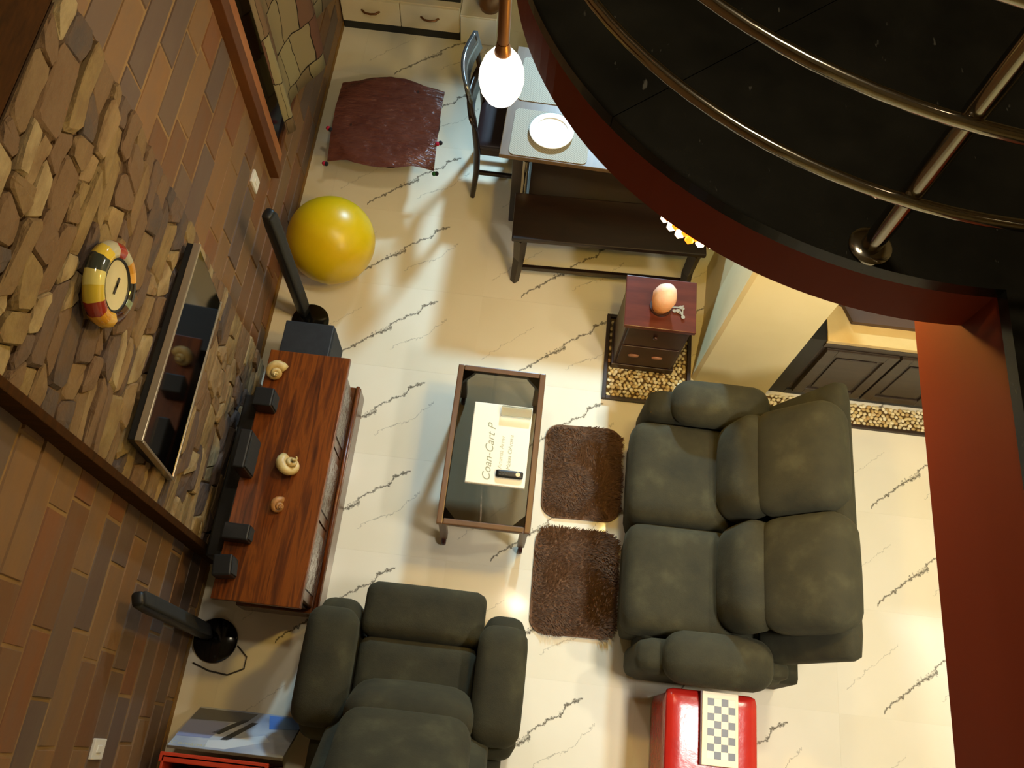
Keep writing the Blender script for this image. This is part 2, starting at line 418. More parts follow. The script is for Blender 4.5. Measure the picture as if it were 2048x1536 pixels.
# wall tiles, course by course
CH = .155; LEN = .42
PY0, PY1, PZ1 = .84, 2.03, 2.82        # stone panel
WY0, WY1, WZ0, WZ1 = 2.95, 4.80, .66, 2.75   # window with curtain
rowsh = [random.uniform(0, LEN) for _ in range(40)]
def tile(y0, y1, z0, z1, far=None):
    if y1-y0 < .03: return
    t = random.uniform(.011, .015); g = .003
    bm = new() if far is None else far
    b2 = bm
    ys = [y0+g, y1-g]; zs = [z0+g, z1-g]; e = .006
    lo = [b2.verts.new((WX-.012, a, b)) for a, b in ((ys[0], zs[0]), (ys[1], zs[0]), (ys[1], zs[1]), (ys[0], zs[1]))]
    hi = [b2.verts.new((WX-.012+t+random.uniform(-.003, .003), a, b)) for a, b in ((ys[0]+e, zs[0]+e), (ys[1]-e, zs[0]+e), (ys[1]-e, zs[1]-e), (ys[0]+e, zs[1]-e))]
    for i in range(4): b2.faces.new((lo[i], lo[(i+1) % 4], hi[(i+1) % 4], hi[i]))
    b2.faces.new(hi)
    if far is None: obj('wall_tile', bm, 'tile', wall, origin=(WX, (y0+y1)/2, (z0+z1)/2))
far = new(); ntile = 0
for r in range(24):
    z0, z1 = r*CH, (r+1)*CH
    y = -1.0-rowsh[r]
    while y < 5.3:
        a, b = y, y+LEN*random.uniform(.85, 1.15); y = b
        segs = [(a, b)]
        for (q0, q1, za, zb) in ((PY0, PY1, 0, PZ1+.6), (WY0, WY1, WZ0, WZ1)):
            if z1 <= za+.02 or z0 >= zb: continue
            ns = []
            for s0, s1 in segs:
                if s1 <= q0 or s0 >= q1: ns.append((s0, s1)); continue
                if s0 < q0: ns.append((s0, q0))
                if s1 > q1: ns.append((q1, s1))
            segs = ns
        for s0, s1 in segs:
            near = (-.35 < s0 and s1 < 4.8 and z1 < 3.0)
            if near and ntile < 295 and s1-s0 >= .03: tile(s0, s1, z0, z1); ntile += 1
            else: tile(s0, s1, z0, z1, far)
o = obj('far_wall_tiles', far, 'tile', wall); o['kind'] = 'stuff'

# stone panel on the wall
bm = new(); box(bm, WX-.012, WX+.028, PY0+.012, PY1-.005, 0, PZ1); panel = obj('stone_panel', bm, 'mortar', wall)
nst = 0
def wob(k, y): return 0 if k == 0 else .016*noise.noise(Vector((y*5.5, k*3.1, 2))) + .007*noise.noise(Vector((y*16, k*1.7, 9)))
levels = [0.0]
while levels[-1] < PZ1-.04:
    h_ = random.choice([.062, .075, .088, .10, .115, .13]); levels.append(min(PZ1, levels[-1]+h_))
levels[-1] = PZ1
def stone(y0, y1, s0, s1, k0, k1, f0=0.0, f1=1.0):
    """one rubble stone between two wavy courses; s0/s1 lean its two ends, f0/f1 part of the course height"""
    global nst
    j = lambda s: random.uniform(-s, s)
    def pt(t, f):
        a = y0+(y1-y0)*t; a += (s0*(1-t)+s1*t)*(f-.5)
        a = max(PY0+.012, min(PY1-.003, a))
        lo, hi = levels[k0]+wob(k0, a), (levels[k1]+wob(k1, a) if k1 < len(levels)-1 else PZ1)
        return (a, lo+(hi-lo)*(f0+(f1-f0)*f))
    e = min(.2, .012/(y1-y0)); q = random.uniform(.06, .2)
    ring0 = [pt(e*2.2, 0), pt(.5+j(.15), j(.03)), pt(1-e*2.2, 0), pt(1, q), pt(1, 1-random.uniform(.06, .2)), pt(1-e*2.2, 1), pt(.5+j(.15), 1+j(.03)), pt(e*2.2, 1), pt(0, 1-random.uniform(.06, .2)), pt(0, random.uniform(.06, .2))]
    cy = sum(a for a, b in ring0)/10; cz = sum(b for a, b in ring0)/10
    d = random.uniform(.036, .056); ta, tb = j(.05), j(.10); bm = new()
    lo = [bm.verts.new((WX+.02, a, b)) for a, b in ring0]
    mid = [bm.verts.new((WX+d-.009+j(.003), cy+(a-cy)*.985, cz+(b-cz)*.97)) for a, b in ring0]
    hi = [bm.verts.new((WX+d+ta*(a-cy)+tb*(b-cz)+j(.003), cy+(a-cy)*.9+j(.003), cz+(b-cz)*.84+j(.003))) for a, b in ring0]
    top = bm.verts.new((WX+d+.003+j(.004), cy+j(.02), cz+j(.008)))
    for A_, B_ in ((lo, mid), (mid, hi)):
        for i in range(10): bm.faces.new((A_[i], A_[(i+1) % 10], B_[(i+1) % 10], B_[i]))
    for i in range(10): bm.faces.new((hi[i], hi[(i+1) % 10], top))
    if nst < 299: obj('stone', bm, 'stone', panel, origin=(WX, cy, cz)); nst += 1
    else: bm.free()
for k_ in range(len(levels)-1):
    y = PY0+.012; sk = 0; hh = levels[k_+1]-levels[k_]
    while y < PY1-.01:
        ln = random.choice([.08, .11, .14, .18, .22, .27, .31])
        if y+ln > PY1-.07: ln = PY1-.004-y; s2 = 0
        else: s2 = random.uniform(-.075, .075)
        ln = max(ln, .07) if y+max(ln, .07) <= PY1 else PY1-y
        if hh > .098 and ln > .14 and random.random() < .4:
            q = random.uniform(.4, .6); stone(y, y+ln, sk, s2, k_, k_+1, 0, q); stone(y, y+ln, sk, s2, k_, k_+1, q, 1)
        else: stone(y, y+ln, sk, s2, k_, k_+1)
        sk = s2; y += ln
# dark timber edging of the panel and a flat dark band above it
bm = new(); box(bm, WX-.012, WX+.085, PY0-.022, PY0+.012, 0, PZ1, .004); struct('trim_1', bm, 'timber_dark')
bm = new(); box(bm, WX-.012, WX+.035, PY0-.02, PY1+.005, PZ1+.02, PZ1+.75, .006); struct('trim_2', bm, 'timber_dark')
# skirting line of the wall
bm = new(); box(bm, WX-.012, WX+.006, 2.05, 4.8, 0, .045); box(bm, WX-.012, WX+.006, -2.6, .80, 0, .045); struct('baseboard_left', bm, mat('ochre_skirting', '#8a6420', '#7a541a', 8, rough=.6))

# window with wooden jamb on the left wall
bm = new(); box(bm, WX-.012, WX+.004, WY0+.1, WY1, WZ0, WZ1); win = struct('window_1', bm, 'black_gloss')
bm = new(); box(bm, WX-.012, WX+.05, WY0, WY0+.075, WZ0-.03, WZ1+.05, .004); obj('outer_jamb', bm, 'jamb_brown', win)
bm = new(); box(bm, WX-.012, WX+.038, WY0+.077, WY0+.16, WZ0-.01, WZ1, .004); obj('inner_jamb', bm, 'jamb_orange', win)
bm = new(); box(bm, WX-.012, WX+.022, WY0+.16, WY1, WZ0-.03, WZ0+.012, .003); obj('window_sill', bm, 'jamb_brown', win)

# back, right, near walls and ceilings (out of the frame, they bound the room)
bm = new(); box(bm, -1.75, 3.4, 7.5, 7.7, 0, 6.3); struct('wall_back', bm, 'cream_wall')
bm = new(); box(bm, 3.2, 3.4, -2.6, 7.5, 0, 6.3); struct('wall_right', bm, 'cream_wall')
bm = new(); box(bm, -1.75, 3.4, -2.8, -2.6, 0, 6.3); struct('wall_front', bm, 'cream_wall')
bm = new(); box(bm, -1.75, 3.4, -2.8, 7.7, 6.3, 6.4); struct('ceiling', bm, 'ceil')

# upper floor slab with its round edge, granite top and russet fascia
CX, CY, RR = 1.05, 2.333, 1.205
def arc(r, n=40):
    pts = []
    a0 = math.atan2(-math.sqrt(max(0, r*r-.076**2)), .076)
    for i in range(n+1):
        a = a0+(-PI-a0)*i/n
        pts.append((CX+r*math.cos(a), CY+r*math.sin(a)))
    return pts
def slab_poly(r, edge):
    p = [(edge, -2.59), (edge, arc(r)[0][1])] if abs(edge-1.126) < 1e-6 else [(edge, -2.59), (edge, arc(r)[0][1])]
    return p + arc(r)[1:] + [(CX-r, 7.49), (3.19, 7.49), (3.19, -2.59)]
bm = new(); prism(bm, slab_poly(RR-.012, 1.130), 2.895, 3.062); slab = struct('upper_floor', bm, 'beam')
def granite_piece(side):
    bm = new(); prism(bm, slab_poly(RR, 1.126), 3.062, 3.10)
    no = Vector((-.30, .356, 0)).normalized()*side; co = Vector((.169, 1.499, 0))+no*.0012
    bmesh.ops.bisect_plane(bm, geom=bm.verts[:]+bm.edges[:]+bm.faces[:], plane_co=co, plane_no=no, clear_inner=True)
    es = [e for e in bm.edges if e.is_boundary]; bmesh.ops.holes_fill(bm, edges=es)
    return bm
for sd in (1, -1): obj('granite_slab', granite_piece(sd), 'granite', slab)
bm = new(); box(bm, 1.130, 1.40, -2.59, 2.0, 2.665, 2.895); struct('ceiling_beam', bm, 'beam')
bm = new(); prism(bm, slab_poly(RR-.03, 1.402), 2.885, 2.895); struct('soffit', bm, 'soffit')
bm = new(); prism(bm, [(1.10, 2.285), (1.12, 2.265), (1.556, 2.225), (1.556, 3.1), (1.19, 3.1), (1.17, 2.7)], 0, 2.885); struct('pillar', bm, 'cream_wall')

# ================================================================== RAILING on the slab edge
rail = thing('stair_railing', 'polished steel balcony railing with curved pipes on the black granite edge', 'railing', (.796, 1.188, 3.10))
def arc_r(r, z, a0=-62, a1=-180, n=36):
    return [(CX+r*math.cos(math.radians(a0+(a1-a0)*i/n)), CY+r*math.sin(math.radians(a0+(a1-a0)*i/n)), z) for i in range(n+1)]
for zz in (3.318, 3.563, 3.83):
    bm = new(); tube(bm, arc_r(RR-.022, zz), .0145, 12); obj('rail', bm, 'chrome', rail, True)
px, py = .808, 1.205
bm = new(); tube(bm, [(px, py, 3.10), (px, py, 4.02)], .025, 20); obj('post', bm, 'chrome', rail, 'auto')
bm = new(); lathe(bm, [(.052, 0), (.052, .006), (.043, .012), (.026, .014)], 28, (px, py, 3.10)); obj('base_flange', bm, 'chrome', rail, 'auto')
for zz in (3.318, 3.563):
    bm = new(); tube(bm, [(px-.012, py-.012, zz-.016), (px-.018, py-.02, zz-.003), (px-.012, py-.012, zz+.016)], .009, 8); obj('rail_clip', bm, 'chrome', rail, True)
bm = new(); tube(bm, [(1.225, 1.0, 3.10), (1.225, 1.0, 3.9)], .022, 16); obj('post', bm, 'chrome', rail, 'auto')
bm = new(); tube(bm, [(1.225, 1.0, 3.318), (1.235, .2, 3.318), (1.24, -1.2, 3.318)], .0145, 12); obj('rail', bm, 'chrome', rail, True)

# ================================================================== LAMPS
lx, ly, lz = -.156, 2.15, 2.50; q = 1.15
t = thing('pendant_lamp', 'lit egg shaped opal glass pendant on a brown metal stem', 'lamp', (lx, ly, lz))
bm = new(); lathe(bm, [(r*q, h*q) for r, h in ((0, -.102), (.025, -.097), (.046, -.078), (.062, -.045), (.069, -.005), (.066, .03), (.055, .065), (.038, .092), (.022, .105))], 32, (lx, ly, lz)); obj('glass_globe', bm, 'globe', t, True)
bm = new(); lathe(bm, [(r*q, h*q) for r, h in ((.025, .085), (.026, .105), (.021, .125), (.0185, .14))], 20, (lx, ly, lz)); obj('lamp_holder', bm, 'brass', t, 'auto')
bm = new(); tube(bm, [(lx, ly, lz+.155), (lx, ly, 6.28)], .020, 16); obj('stem', bm, 'brass', t, 'auto')
bm = new(); lathe(bm, [(.06, 6.26-lz), (.06, 6.30-lz)], 24, (lx, ly, lz)); obj('ceiling_rose', bm, 'brass', t, 'auto')

bx, by, bz = .565, 1.72, 2.50
t = thing('bead_lamp', 'glowing amber bead lamp hanging below the curved slab edge', 'lamp', (bx, by, bz))
for ring_i, (rr, zz, mm, s) in enumerate(((.150, 0, 'bead', .017), (.156, .032, 'bead_amber', .016), (.158, .064, 'bead_amber', .016))):
    for i in range(26):
        a = 2*PI*(i+.5*(ring_i % 2))/26
        mm2 = 'bead_amber' if (ring_i == 0 and i % 6 == 0) else mm
        bm = new(); bmesh.ops.create_icosphere(bm, subdivisions=1, radius=s, matrix=Matrix.Translation((bx+rr*math.cos(a), by+rr*math.sin(a), bz+zz)))
        obj('bead', bm, mm2, t, True)
bm = new(); lathe(bm, [(.165, .08), (.168, .10), (.06, .30), (.02, .385)], 28, (bx, by, bz)); obj('lamp_shade', bm, 'brass', t, 'auto')

# ================================================================== TV BENCH and what stands on it
BX0, BX1, BY0, BY1, BZ = -1.315, -.875, .565, 1.90, .55
t = thing('tv_bench', 'long honey brown wooden TV bench along the stone wall', 'tv bench', (-1.1, 1.23, 0))
bm = new(); box(bm, BX0, BX1-.005, BY0, BY1, BZ-.035, BZ, .004)
# the top tapers a little towards the front as the photo shows
obj('bench_top', bm, 'honey', t)
bm = new(); box(bm, BX0+.02, BX1-.05, BY0+.05, BY1-.07, .03, BZ-.035); obj('carcass', bm, 'mah_dark', t)
bm = new(); box(bm, BX0+.02, BX1+.012, BY0+.03, BY1-.01, 0, .17, .006); obj('plinth', bm, 'honey_dark', t)
for i in range(3):
    a = BY0+.06+i*.405; b = a+.395
    bm = new(); box(bm, BX1-.05, BX1-.022, a, b, .18, BZ-.045, .004); d = obj('door', bm, 'honey_dark', t)
    bm = new(); box(bm, BX1-.024, BX1-.016, a+.05, b-.05, .22, BZ-.09, .002); obj('door_panel', bm, mat('rippled_door_glass', '#4a3a30', rough=.08, bump=.5, bscale=22, bdist=.01), d)
bm = new(); tube(bm, [(BX1-.004, BY0+.03, .178), (BX1-.004, BY1-.01, .178)], .012, 8); obj('moulding', bm, 'honey', t, True)

def spiral_shell(name, label, loc, s, m, rot):
    bm = new(); pts = []; rad = []
    for i in range(46):
        a = i*.42; r = s*.36*math.exp(-a*.13)
        pts.append((r*math.cos(a), r*math.sin(a), s*.06*a*.55)); rad.append(r*.62+.001)
    tube(bm, pts, 0, 10, rad)
    bm.transform(Matrix.Rotation(rot, 4, 'Z') @ Matrix.Rotation(.7, 4, 'X'))
    zmin = min(v.co.z for v in bm.verts); bm.transform(Matrix.Translation((loc[0], loc[1], loc[2]-zmin)))
    o = obj(name, bm, m, None, True, origin=loc); tag(o, label, 'shell'); return o
spiral_shell('seashell', 'cream spiral seashell at the far end of the honey brown bench', (-1.255, 1.765, BZ), .125, 'shell', .4)
spiral_shell('seashell', 'large tan spiral seashell in the middle of the TV bench', (-1.075, 1.25, BZ), .14, 'shell', 2.2)
spiral_shell('pine_cone_shell', 'small brown ribbed shell next to the large tan seashell', (-1.09, 1.045, BZ), .09, 'shell_dark', 1.0)

def av_box(name, label, x0, x1, y0, y1, z1, rot=0):
    c = ((x0+x1)/2, (y0+y1)/2, BZ)
    t = thing(name, label, 'speaker', c, 'small black boxes along the back of the bench', rot)
    bm = new(); box(bm, x0-c[0], x1-c[0], y0-c[1], y1-c[1], .0, z1-BZ, .008); obj('cabinet', bm, 'black', t, local=True)
    bm = new(); box(bm, x1-c[0]-.002, x1-c[0]+.006, y0-c[1]+.01, y1-c[1]-.01, .012, z1-BZ-.012, .002); obj('grille', bm, 'black_cloth', t, local=True)
    return t
av_box('bookshelf_speaker', 'small black speaker box beside the cream seashell on the bench', -1.31, -1.21, 1.53, 1.63, .67)
av_box('bookshelf_speaker', 'tall black speaker panel below the television on the bench', -1.31, -1.25, 1.17, 1.37, .74)
av_box('bookshelf_speaker', 'low black speaker box below the near corner of the television', -1.31, -1.18, .84, .92, .64)
av_box('bookshelf_speaker', 'black speaker box at the near end of the honey brown bench', -1.31, -1.22, .66, .76, .66, .12)
bm = new(); box(bm, -1.42, -1.335, .78, 1.66, .02, .46, .01); tag(obj('media_receiver', bm, 'black', None), 'black media unit standing on the floor behind the bench', 'receiver')

# television
def tvm():
    return Matrix.Translation((-1.462, 1.447, 1.03)) @ Matrix.Rotation(.085, 4, 'Y')
tv = thing('television', 'flat black television with silver edge hung on the stone wall', 'television', (-1.462, 1.447, 1.03))
T = tvm()
bm = new(); box(bm, -.05, 0, -.455, .455, 0, .535, .004, T); obj('tv_body', bm, 'black', tv)
bm = new(); box(bm, .0, .004, -.443, .443, .014, .522, 0, T); obj('screen', bm, 'screen', tv)
bm = new(); box(bm, -.022, .010, -.457, .457, .523, .539, .003, T); obj('top_bezel', bm, 'silver', tv)
bm = new(); box(bm, -.022, .010, -.459, -.446, .0, .523, .003, T); obj('side_bezel', bm, 'silver', tv)
bm = new(); box(bm, -.022, .008, -.445, .457, -.003, .012, .003, T); obj('bottom_bezel', bm, 'silver', tv)
bm = new(); box(bm, -.085, -.04, -.2, .2, .12, .42); bm.transform(Matrix.Translation((-1.462, 1.447, 1.03))); obj('wall_bracket', bm, 'black', tv)

# wall clock
ck = thing('wall_clock', 'round clock with cream dial and colourful mosaic rim on the stones', 'clock', (WX+.07, 1.375, 2.115))
RY = Matrix.Rotation(PI/2, 4, 'Y')
bm = new()
prof = [(.085, 0), (.148, 0), (.155, .02), (.147, .045), (.125, .06), (.102, .055), (.09, .042), (.088, .03)]
lathe(bm, prof, 40, (0, 0, 0), RY, False); bm.transform(Matrix.Translation((WX+.07, 1.375, 2.115))); obj('mosaic_rim', bm, 'mosaic', ck, True, origin=(WX+.07, 1.375, 2.115))
bm = new(); lathe(bm, [(0, .045), (.088, .045), (.092, .048), (.092, .02), (0, .02)], 40, (0, 0, 0), RY); bm.transform(Matrix.Translation((WX+.07, 1.375, 2.115))); obj('dial', bm, 'dial', ck, 'auto')
bm = new(); lathe(bm, [(.088, .046), (.094, .053), (.099, .046)], 40, (0, 0, 0), RY, False); bm.transform(Matrix.Translation((WX+.07, 1.375, 2.115))); obj('dial_ring', bm, 'black', ck, True)
for a, L, wd in ((1.5, .035, .005), (-1.6, .03, .005)):
    bm = new(); box(bm, .047, .050, -wd, wd, -.008, L); bm.transform(Matrix.Translation((WX+.07, 1.375, 2.115)) @ Matrix.Rotation(a, 4, 'X')); obj('clock_hand', bm, 'cable', ck)

# switch plates
for y, zz, lab in ((2.75, .86, 'white switch plate on brown wall tiles near the tall slim speaker'), (-.13, .86, 'white switch plate low on the dark wall tiles near the picture carton')):
    t = thing('switch_plate', lab, 'switch', (WX, y, zz))
    bm = new(); box(bm, WX-.004, WX+.012, y-.04, y+.04, zz-.058, zz+.058, .003); obj('plate', bm, 'white', t)
    bm = new(); box(bm, WX+.011, WX+.016, y-.014, y+.014, zz-.022, zz+.022, .002); obj('rocker', bm, 'white', t)

# curtain
def curtain():
    bm = new(); uvl = bm.loops.layers.uv.new('uv')
    pts = []; key = [(3.185, -1.46), (3.23, -1.42), (3.32, -1.46), (3.42, -1.485), (3.55, -1.44), (3.70, -1.35), (3.80, -1.36), (3.92, -1.44), (4.05, -1.475), (4.2, -1.43), (4.38, -1.36), (4.5, -1.38), (4.62, -1.46), (4.72, -1.44)]
    N = 70; nz = 14; grid = []
    for i in range(N+1):
        s = i/N*(len(key)-1); a = int(min(s, len(key)-2)); f = s-a
        p0, p1, p2, p3 = [Vector(key[max(0, min(len(key)-1, a+d))]) for d in (-1, 0, 1, 2)]
        q = .5*((2*p1)+(p2-p0)*f+(2*p0-5*p1+4*p2-p3)*f*f+(3*p1-p0-3*p2+p3)*f**3)
        col = []
        for j in range(nz+1):
            zz = .74+(2.72-.74)*j/nz
            k2 = 1-.35*(j/nz)
            col.append((bm.verts.new((-1.46+(q[1]+1.46)*k2, q[0], zz)), i/N*2.6, zz))
        grid.append(col)
    for i in range(N):
        for j in range(nz):
            qs = (grid[i][j], grid[i+1][j], grid[i+1][j+1], grid[i][j+1])
            f = bm.faces.new([a[0] for a in qs])
            for lp, a in zip(f.loops, qs): lp[uvl].uv = (a[1], a[2])
    r = bmesh.ops.solidify(bm, geom=bm.faces[:], thickness=.004)
    return bm
tag(obj('curtain', curtain(), 'curtain', None, True), 'cream curtain with wine red patches hanging at the wood framed window', 'curtain')

# ================================================================== SPEAKER TOWERS, SUBWOOFER, BALL
def tower(bx, by, cx, cy, label, rot):
    t = thing('tower_speaker', label, 'speaker', (bx, by, 0))
    bm = new(); lathe(bm, [(0, 0), (.115, 0), (.115, .012), (.105, .02), (0, .022)], 36, (bx, by, 0)); obj('round_base', bm, 'black_gloss', t, 'auto')
    Mx = Matrix.Translation((cx, cy, 0)) @ Matrix.Rotation(rot, 4, 'Z')
    bm = new(); cushion(bm, -.034, .03, -.04, .04, .018, 1.10, .028, (0, 0, 0), 8, Mx); obj('column', bm, 'black', t, True)
    bm = new(); cushion(bm, .012, .036, -.034, .034, .10, 1.08, .012, (0, 0, 0), 6, Mx); obj('grille', bm, 'black_cloth', t, True)
    return t
tower(-1.285, 2.365, -1.325, 2.405, 'slim black tower speaker on a round base beside the yellow ball', -.3)
tower(-1.40, .424, -1.44, .455, 'slim black tower speaker on a round base near the picture carton', .35)
t = thing('subwoofer', 'dark charcoal subwoofer box on the floor at the end of the bench', 'speaker', (-1.19, 2.045, 0))
bm = new(); box(bm, -1.33, -1.05, 1.915, 2.185, .015, .35, .006); obj('cabinet', bm, 'sub', t)
bm = new(); box(bm, -1.052, -1.044, 1.925, 2.175, .03, .335, .003); obj('grille', bm, 'black_cloth', t)
for a, b in ((-1.31, 1.935), (-1.07, 1.935), (-1.31, 2.165), (-1.07, 2.165)):
    bm = new(); lathe(bm, [(.014, 0), (.014, .017)], 12, (a, b, 0)); obj('foot', bm, 'black', t)

t = thing('exercise_ball', 'big yellow exercise ball on the floor against the tiled wall', 'ball', (-1.2, 2.8, 0))
bm = new(); bmesh.ops.create_uvsphere(bm, u_segments=48, v_segments=32, radius=.268, matrix=Matrix.Translation((-1.2, 2.8, .268))); obj('ball_skin', bm, 'ball', t, True)
bm = new(); lathe(bm, [(.013, 0), (.013, .006), (.004, .008)], 14); bm.transform(Matrix.Translation((-1.2, 2.8, .268)) @ Matrix.Rotation(2.2, 4, 'X') @ Matrix.Translation((0, 0, .265))); obj('plug', bm, 'valve', t)

# draped low table
t = thing('draped_table', 'low round table under a square shiny brown cloth with pompoms', 'table', (-1.0, 3.69, 0))
tcx, tcy, th0 = -.995, 3.685, .36
bm = new(); lathe(bm, [(0, th0-.03), (.33, th0-.03), (.345, th0-.015), (.335, th0), (0, th0)], 40, (tcx, tcy, 0)); obj('round_top', bm, 'mah_dark', t, 'auto')
bm = new(); lathe(bm, [(0, 0), (.10, 0), (.10, .012), (.04, .03), (.035, .12), (.05, .28), (.09, th0-.03), (0, th0-.03)], 28, (tcx, tcy, 0)); obj('pedestal', bm, 'mah_dark', t, 'auto')
def cloth():
    bm = new(); N = 40; g = []
    for i in range(N+1):
        row = []
        for j in range(N+1):
            u, v = -1+2*i/N, -1+2*j/N
            bu = max(0, 1-(u/.62)**2); x, y = u*.340, v*.325*(1+.13*bu*abs(v)**2)
            a = .03; x, y = x*math.cos(a)-y*math.sin(a), x*math.sin(a)+y*math.cos(a)
            r = math.hypot(x, y); R0 = .345; zz = th0+.006
            if r > R0:
                ex = r-R0; zz -= ex*.45
            zz += .007*noise.noise(Vector((u*3, v*3, 1)))+.006*noise.noise(Vector((u*7, v*9, 4)))
            zz = max(zz, .02)
            row.append(bm.verts.new((tcx+x, tcy+y, zz)))
        g.append(row)
    for i in range(N):
        for j in range(N): bm.faces.new((g[i][j], g[i+1][j], g[i+1][j+1], g[i][j+1]))
    cs = [g[0][0].co.copy(), g[N][0].co.copy(), g[N][N].co.copy(), g[0][N].co.copy(), g[N][N//2-8].co.copy(), g[0][N//2-6].co.copy()]
    bmesh.ops.solidify(bm, geom=bm.faces[:], thickness=.004)
    return bm, cs
cb, corners = cloth()
cl = obj('cloth', cb, 'fabric_brown', t, True)
for p, m1, m2 in ((corners[0], 'pom_black', 'pom_red'), (corners[1], 'pom_green', 'pom_black'), (corners[4], 'pom_red', 'pom_black'), (corners[5], 'pom_black', 'pom_red')):
    d = (p-Vector((tcx, tcy, p.z))).normalized()
    for q, mm in ((.004, m1), (.024, m2)):
        bm = new(); bmesh.ops.create_icosphere(bm, subdivisions=2, radius=.015, matrix=Matrix.Translation(p+d*q+Vector((0, (q-.02)*.8, -.004))))
        obj('pompom', bm, mm, cl, True)

# ================================================================== DINING
# table
TX0, TX1, TY0, TY1, TZ = -.225, 1.35, 3.20, 4.06, .745
t = thing('dining_table', 'brown wooden dining table with woven mats, partly hidden by the slab', 'table', (.5, 3.6, 0), rot=-.03)
Rt = WM[t.name]
def lb(x0, x1, y0, y1, z0, z1, b=.004):
    bm = new(); box(bm, x0, x1, y0, y1, z0, z1, b); return bm
obj('table_top', lb(-.715, .85, -.405, .44, TZ-.03, TZ, .004), 'table_brown', t, local=True)
obj('apron', lb(-.62, .76, -.33, .36, TZ-.10, TZ-.03), 'espresso', t, local=True)
for sx, sy in ((-.6, -.31), (.74, -.31), (-.6, .34), (.74, .34)):
    obj('leg', lb(sx-.035, sx+.035, sy-.035, sy+.035, 0, TZ-.03), 'espresso', t, local=True)
obj('front_panel', lb(-.52, .70, -.33, -.30, .04, TZ-.10, .003), 'espresso', t, local=True)
bm = new(); tube(bm, [(-.555, -.345, .0), (-.555, -.345, .66)], .022, 14); obj('steel_leg', bm, 'chrome', t, 'auto', local=True)
def placemat(x, y, label):
    bm = new(); p = []
    for k3 in range(4):
        sx, sy = ((1, 1), (-1, 1), (-1, -1), (1, -1))[k3]
        for a in range(5):
            an = PI/2*k3+PI/2*a/4; p.append((sx*(.23-.03)+.03*math.cos(an), sy*(.172-.03)+.03*math.sin(an)))
    prism(bm, p, 0, .004); bm.transform(Matrix.Translation((x, y, TZ+.0005)) @ Matrix.Rotation(-.03, 4, 'Z'))
    o = obj('placemat', bm, 'placemat', None, origin=(x, y, TZ)); tag(o, label, 'placemat', None)
placemat(.062, 3.392, 'grey woven placemat under the white plate at the table corner')
placemat(.072, 3.80, 'grey woven placemat behind the one that holds the plate')
t = thing('plate', 'round white plate on the grey woven placemat', 'plate', (.063, 3.412, TZ+.005))
bm = new(); lathe(bm, [(0, .003), (.06, .001), (.075, .001), (.105, .012), (.131, .017), (.132, .02), (.105, .016), (.08, .006), (0, .006)], 48, (.063, 3.412, TZ+.005)); obj('dish', bm, 'plate', t, True)
bm = new(); lathe(bm, [(.10, .0165), (.128, .0212), (.1305, .0195)], 48, (.063, 3.412, TZ+.005), None, False); obj('rim', bm, 'plate', t, True)

# bench
t = thing('dining_bench', 'long dark espresso wooden bench in front of the dining table', 'bench', (.48, 3.06, 0), rot=.035)
obj('seat', lb(-.585, .585, -.20, .135, .425, .46, .008), 'espresso', t, local=True)
obj('apron', lb(-.53, .53, -.155, .10, .36, .425), 'espresso', t, local=True)
for sx in (-1, 1):
    for sy in (-1, 1):
        yk = .105 if sy > 0 else -.165
        bm = new(); tube(bm, [(sx*.53, yk, .425), (sx*.53, yk, .2), (sx*(.535 if sy > 0 else .545), yk-(.05 if sy < 0 else 0), 0)], 0, 4, [.042, .036, .028]); obj('leg', bm, 'espresso', t, local=True)
for sy in (-1, 1):
    obj('stretcher', lb(-.53, .53, (.105 if sy > 0 else -.175)-.012, (.105 if sy > 0 else -.175)+.012, .09, .125, .003), 'espresso', t, local=True)

# chair
t = thing('dining_chair', 'dark wooden dining chair with curved back at the table side', 'chair', (-.27, 3.66, 0))
bm = new(); cushion(bm, -.40, -.02, 3.49, 3.87, .415, .465, .02, (0, 0, .15), 8); obj('seat', bm, 'espresso_seat', t, True)
bm = new(); box(bm, -.395, -.03, 3.50, 3.86, .36, .418, .004); obj('seat_frame', bm, 'espresso', t)
for yy, s in ((3.495, -1), (3.865, 1)):
    bm = new(); tube(bm, [(-.405, yy-.06*(s < 0), 0), (-.385, yy-.02*(s < 0), .22), (-.385, yy, .42), (-.41, yy, .7), (-.455, yy, .98)], 0, 8, [.016, .02, .022, .018, .014]); obj('rear_leg', bm, 'espresso', t, True)
    bm = new(); tube(bm, [(-.05, yy, 0), (-.05, yy, .38)], 0, 4, [.02, .028]); obj('front_leg', bm, 'espresso', t)
def rail_bm(z0, z1, bow, th, x0):
    bm = new(); N = 14; sec = []
    for i in range(N+1):
        f = i/N; y = 3.465+(3.895-3.465)*f; b = bow*math.sin(PI*f)
        ps = []
        for zz, dx in ((z0, 0), (z1, -.03)):
            ps += [(x0-b+dx, y, zz), (x0-b+dx+th, y, zz)]
        sec.append([bm.verts.new(p) for p in (ps[0], ps[1], ps[3], ps[2])])
    for a, b in zip(sec, sec[1:]):
        for i in range(4): bm.faces.new((a[i], a[(i+1) % 4], b[(i+1) % 4], b[i]))
    bm.faces.new(sec[0]); bm.faces.new(sec[-1]); return bm
obj('top_rail', rail_bm(.86, .99, .045, .024, -.43), mat('polished_chair_rail', '#6d7072', rough=.12, metal=.6), t, True)
obj('back_slat', rail_bm(.62, .72, .035, .02, -.405), 'espresso', t, True)
for yy in (3.505, 3.855):
    bm = new(); box(bm, -.39, -.05, yy-.01, yy+.01, .16, .19, .003); obj('stretcher', bm, 'espresso', t)

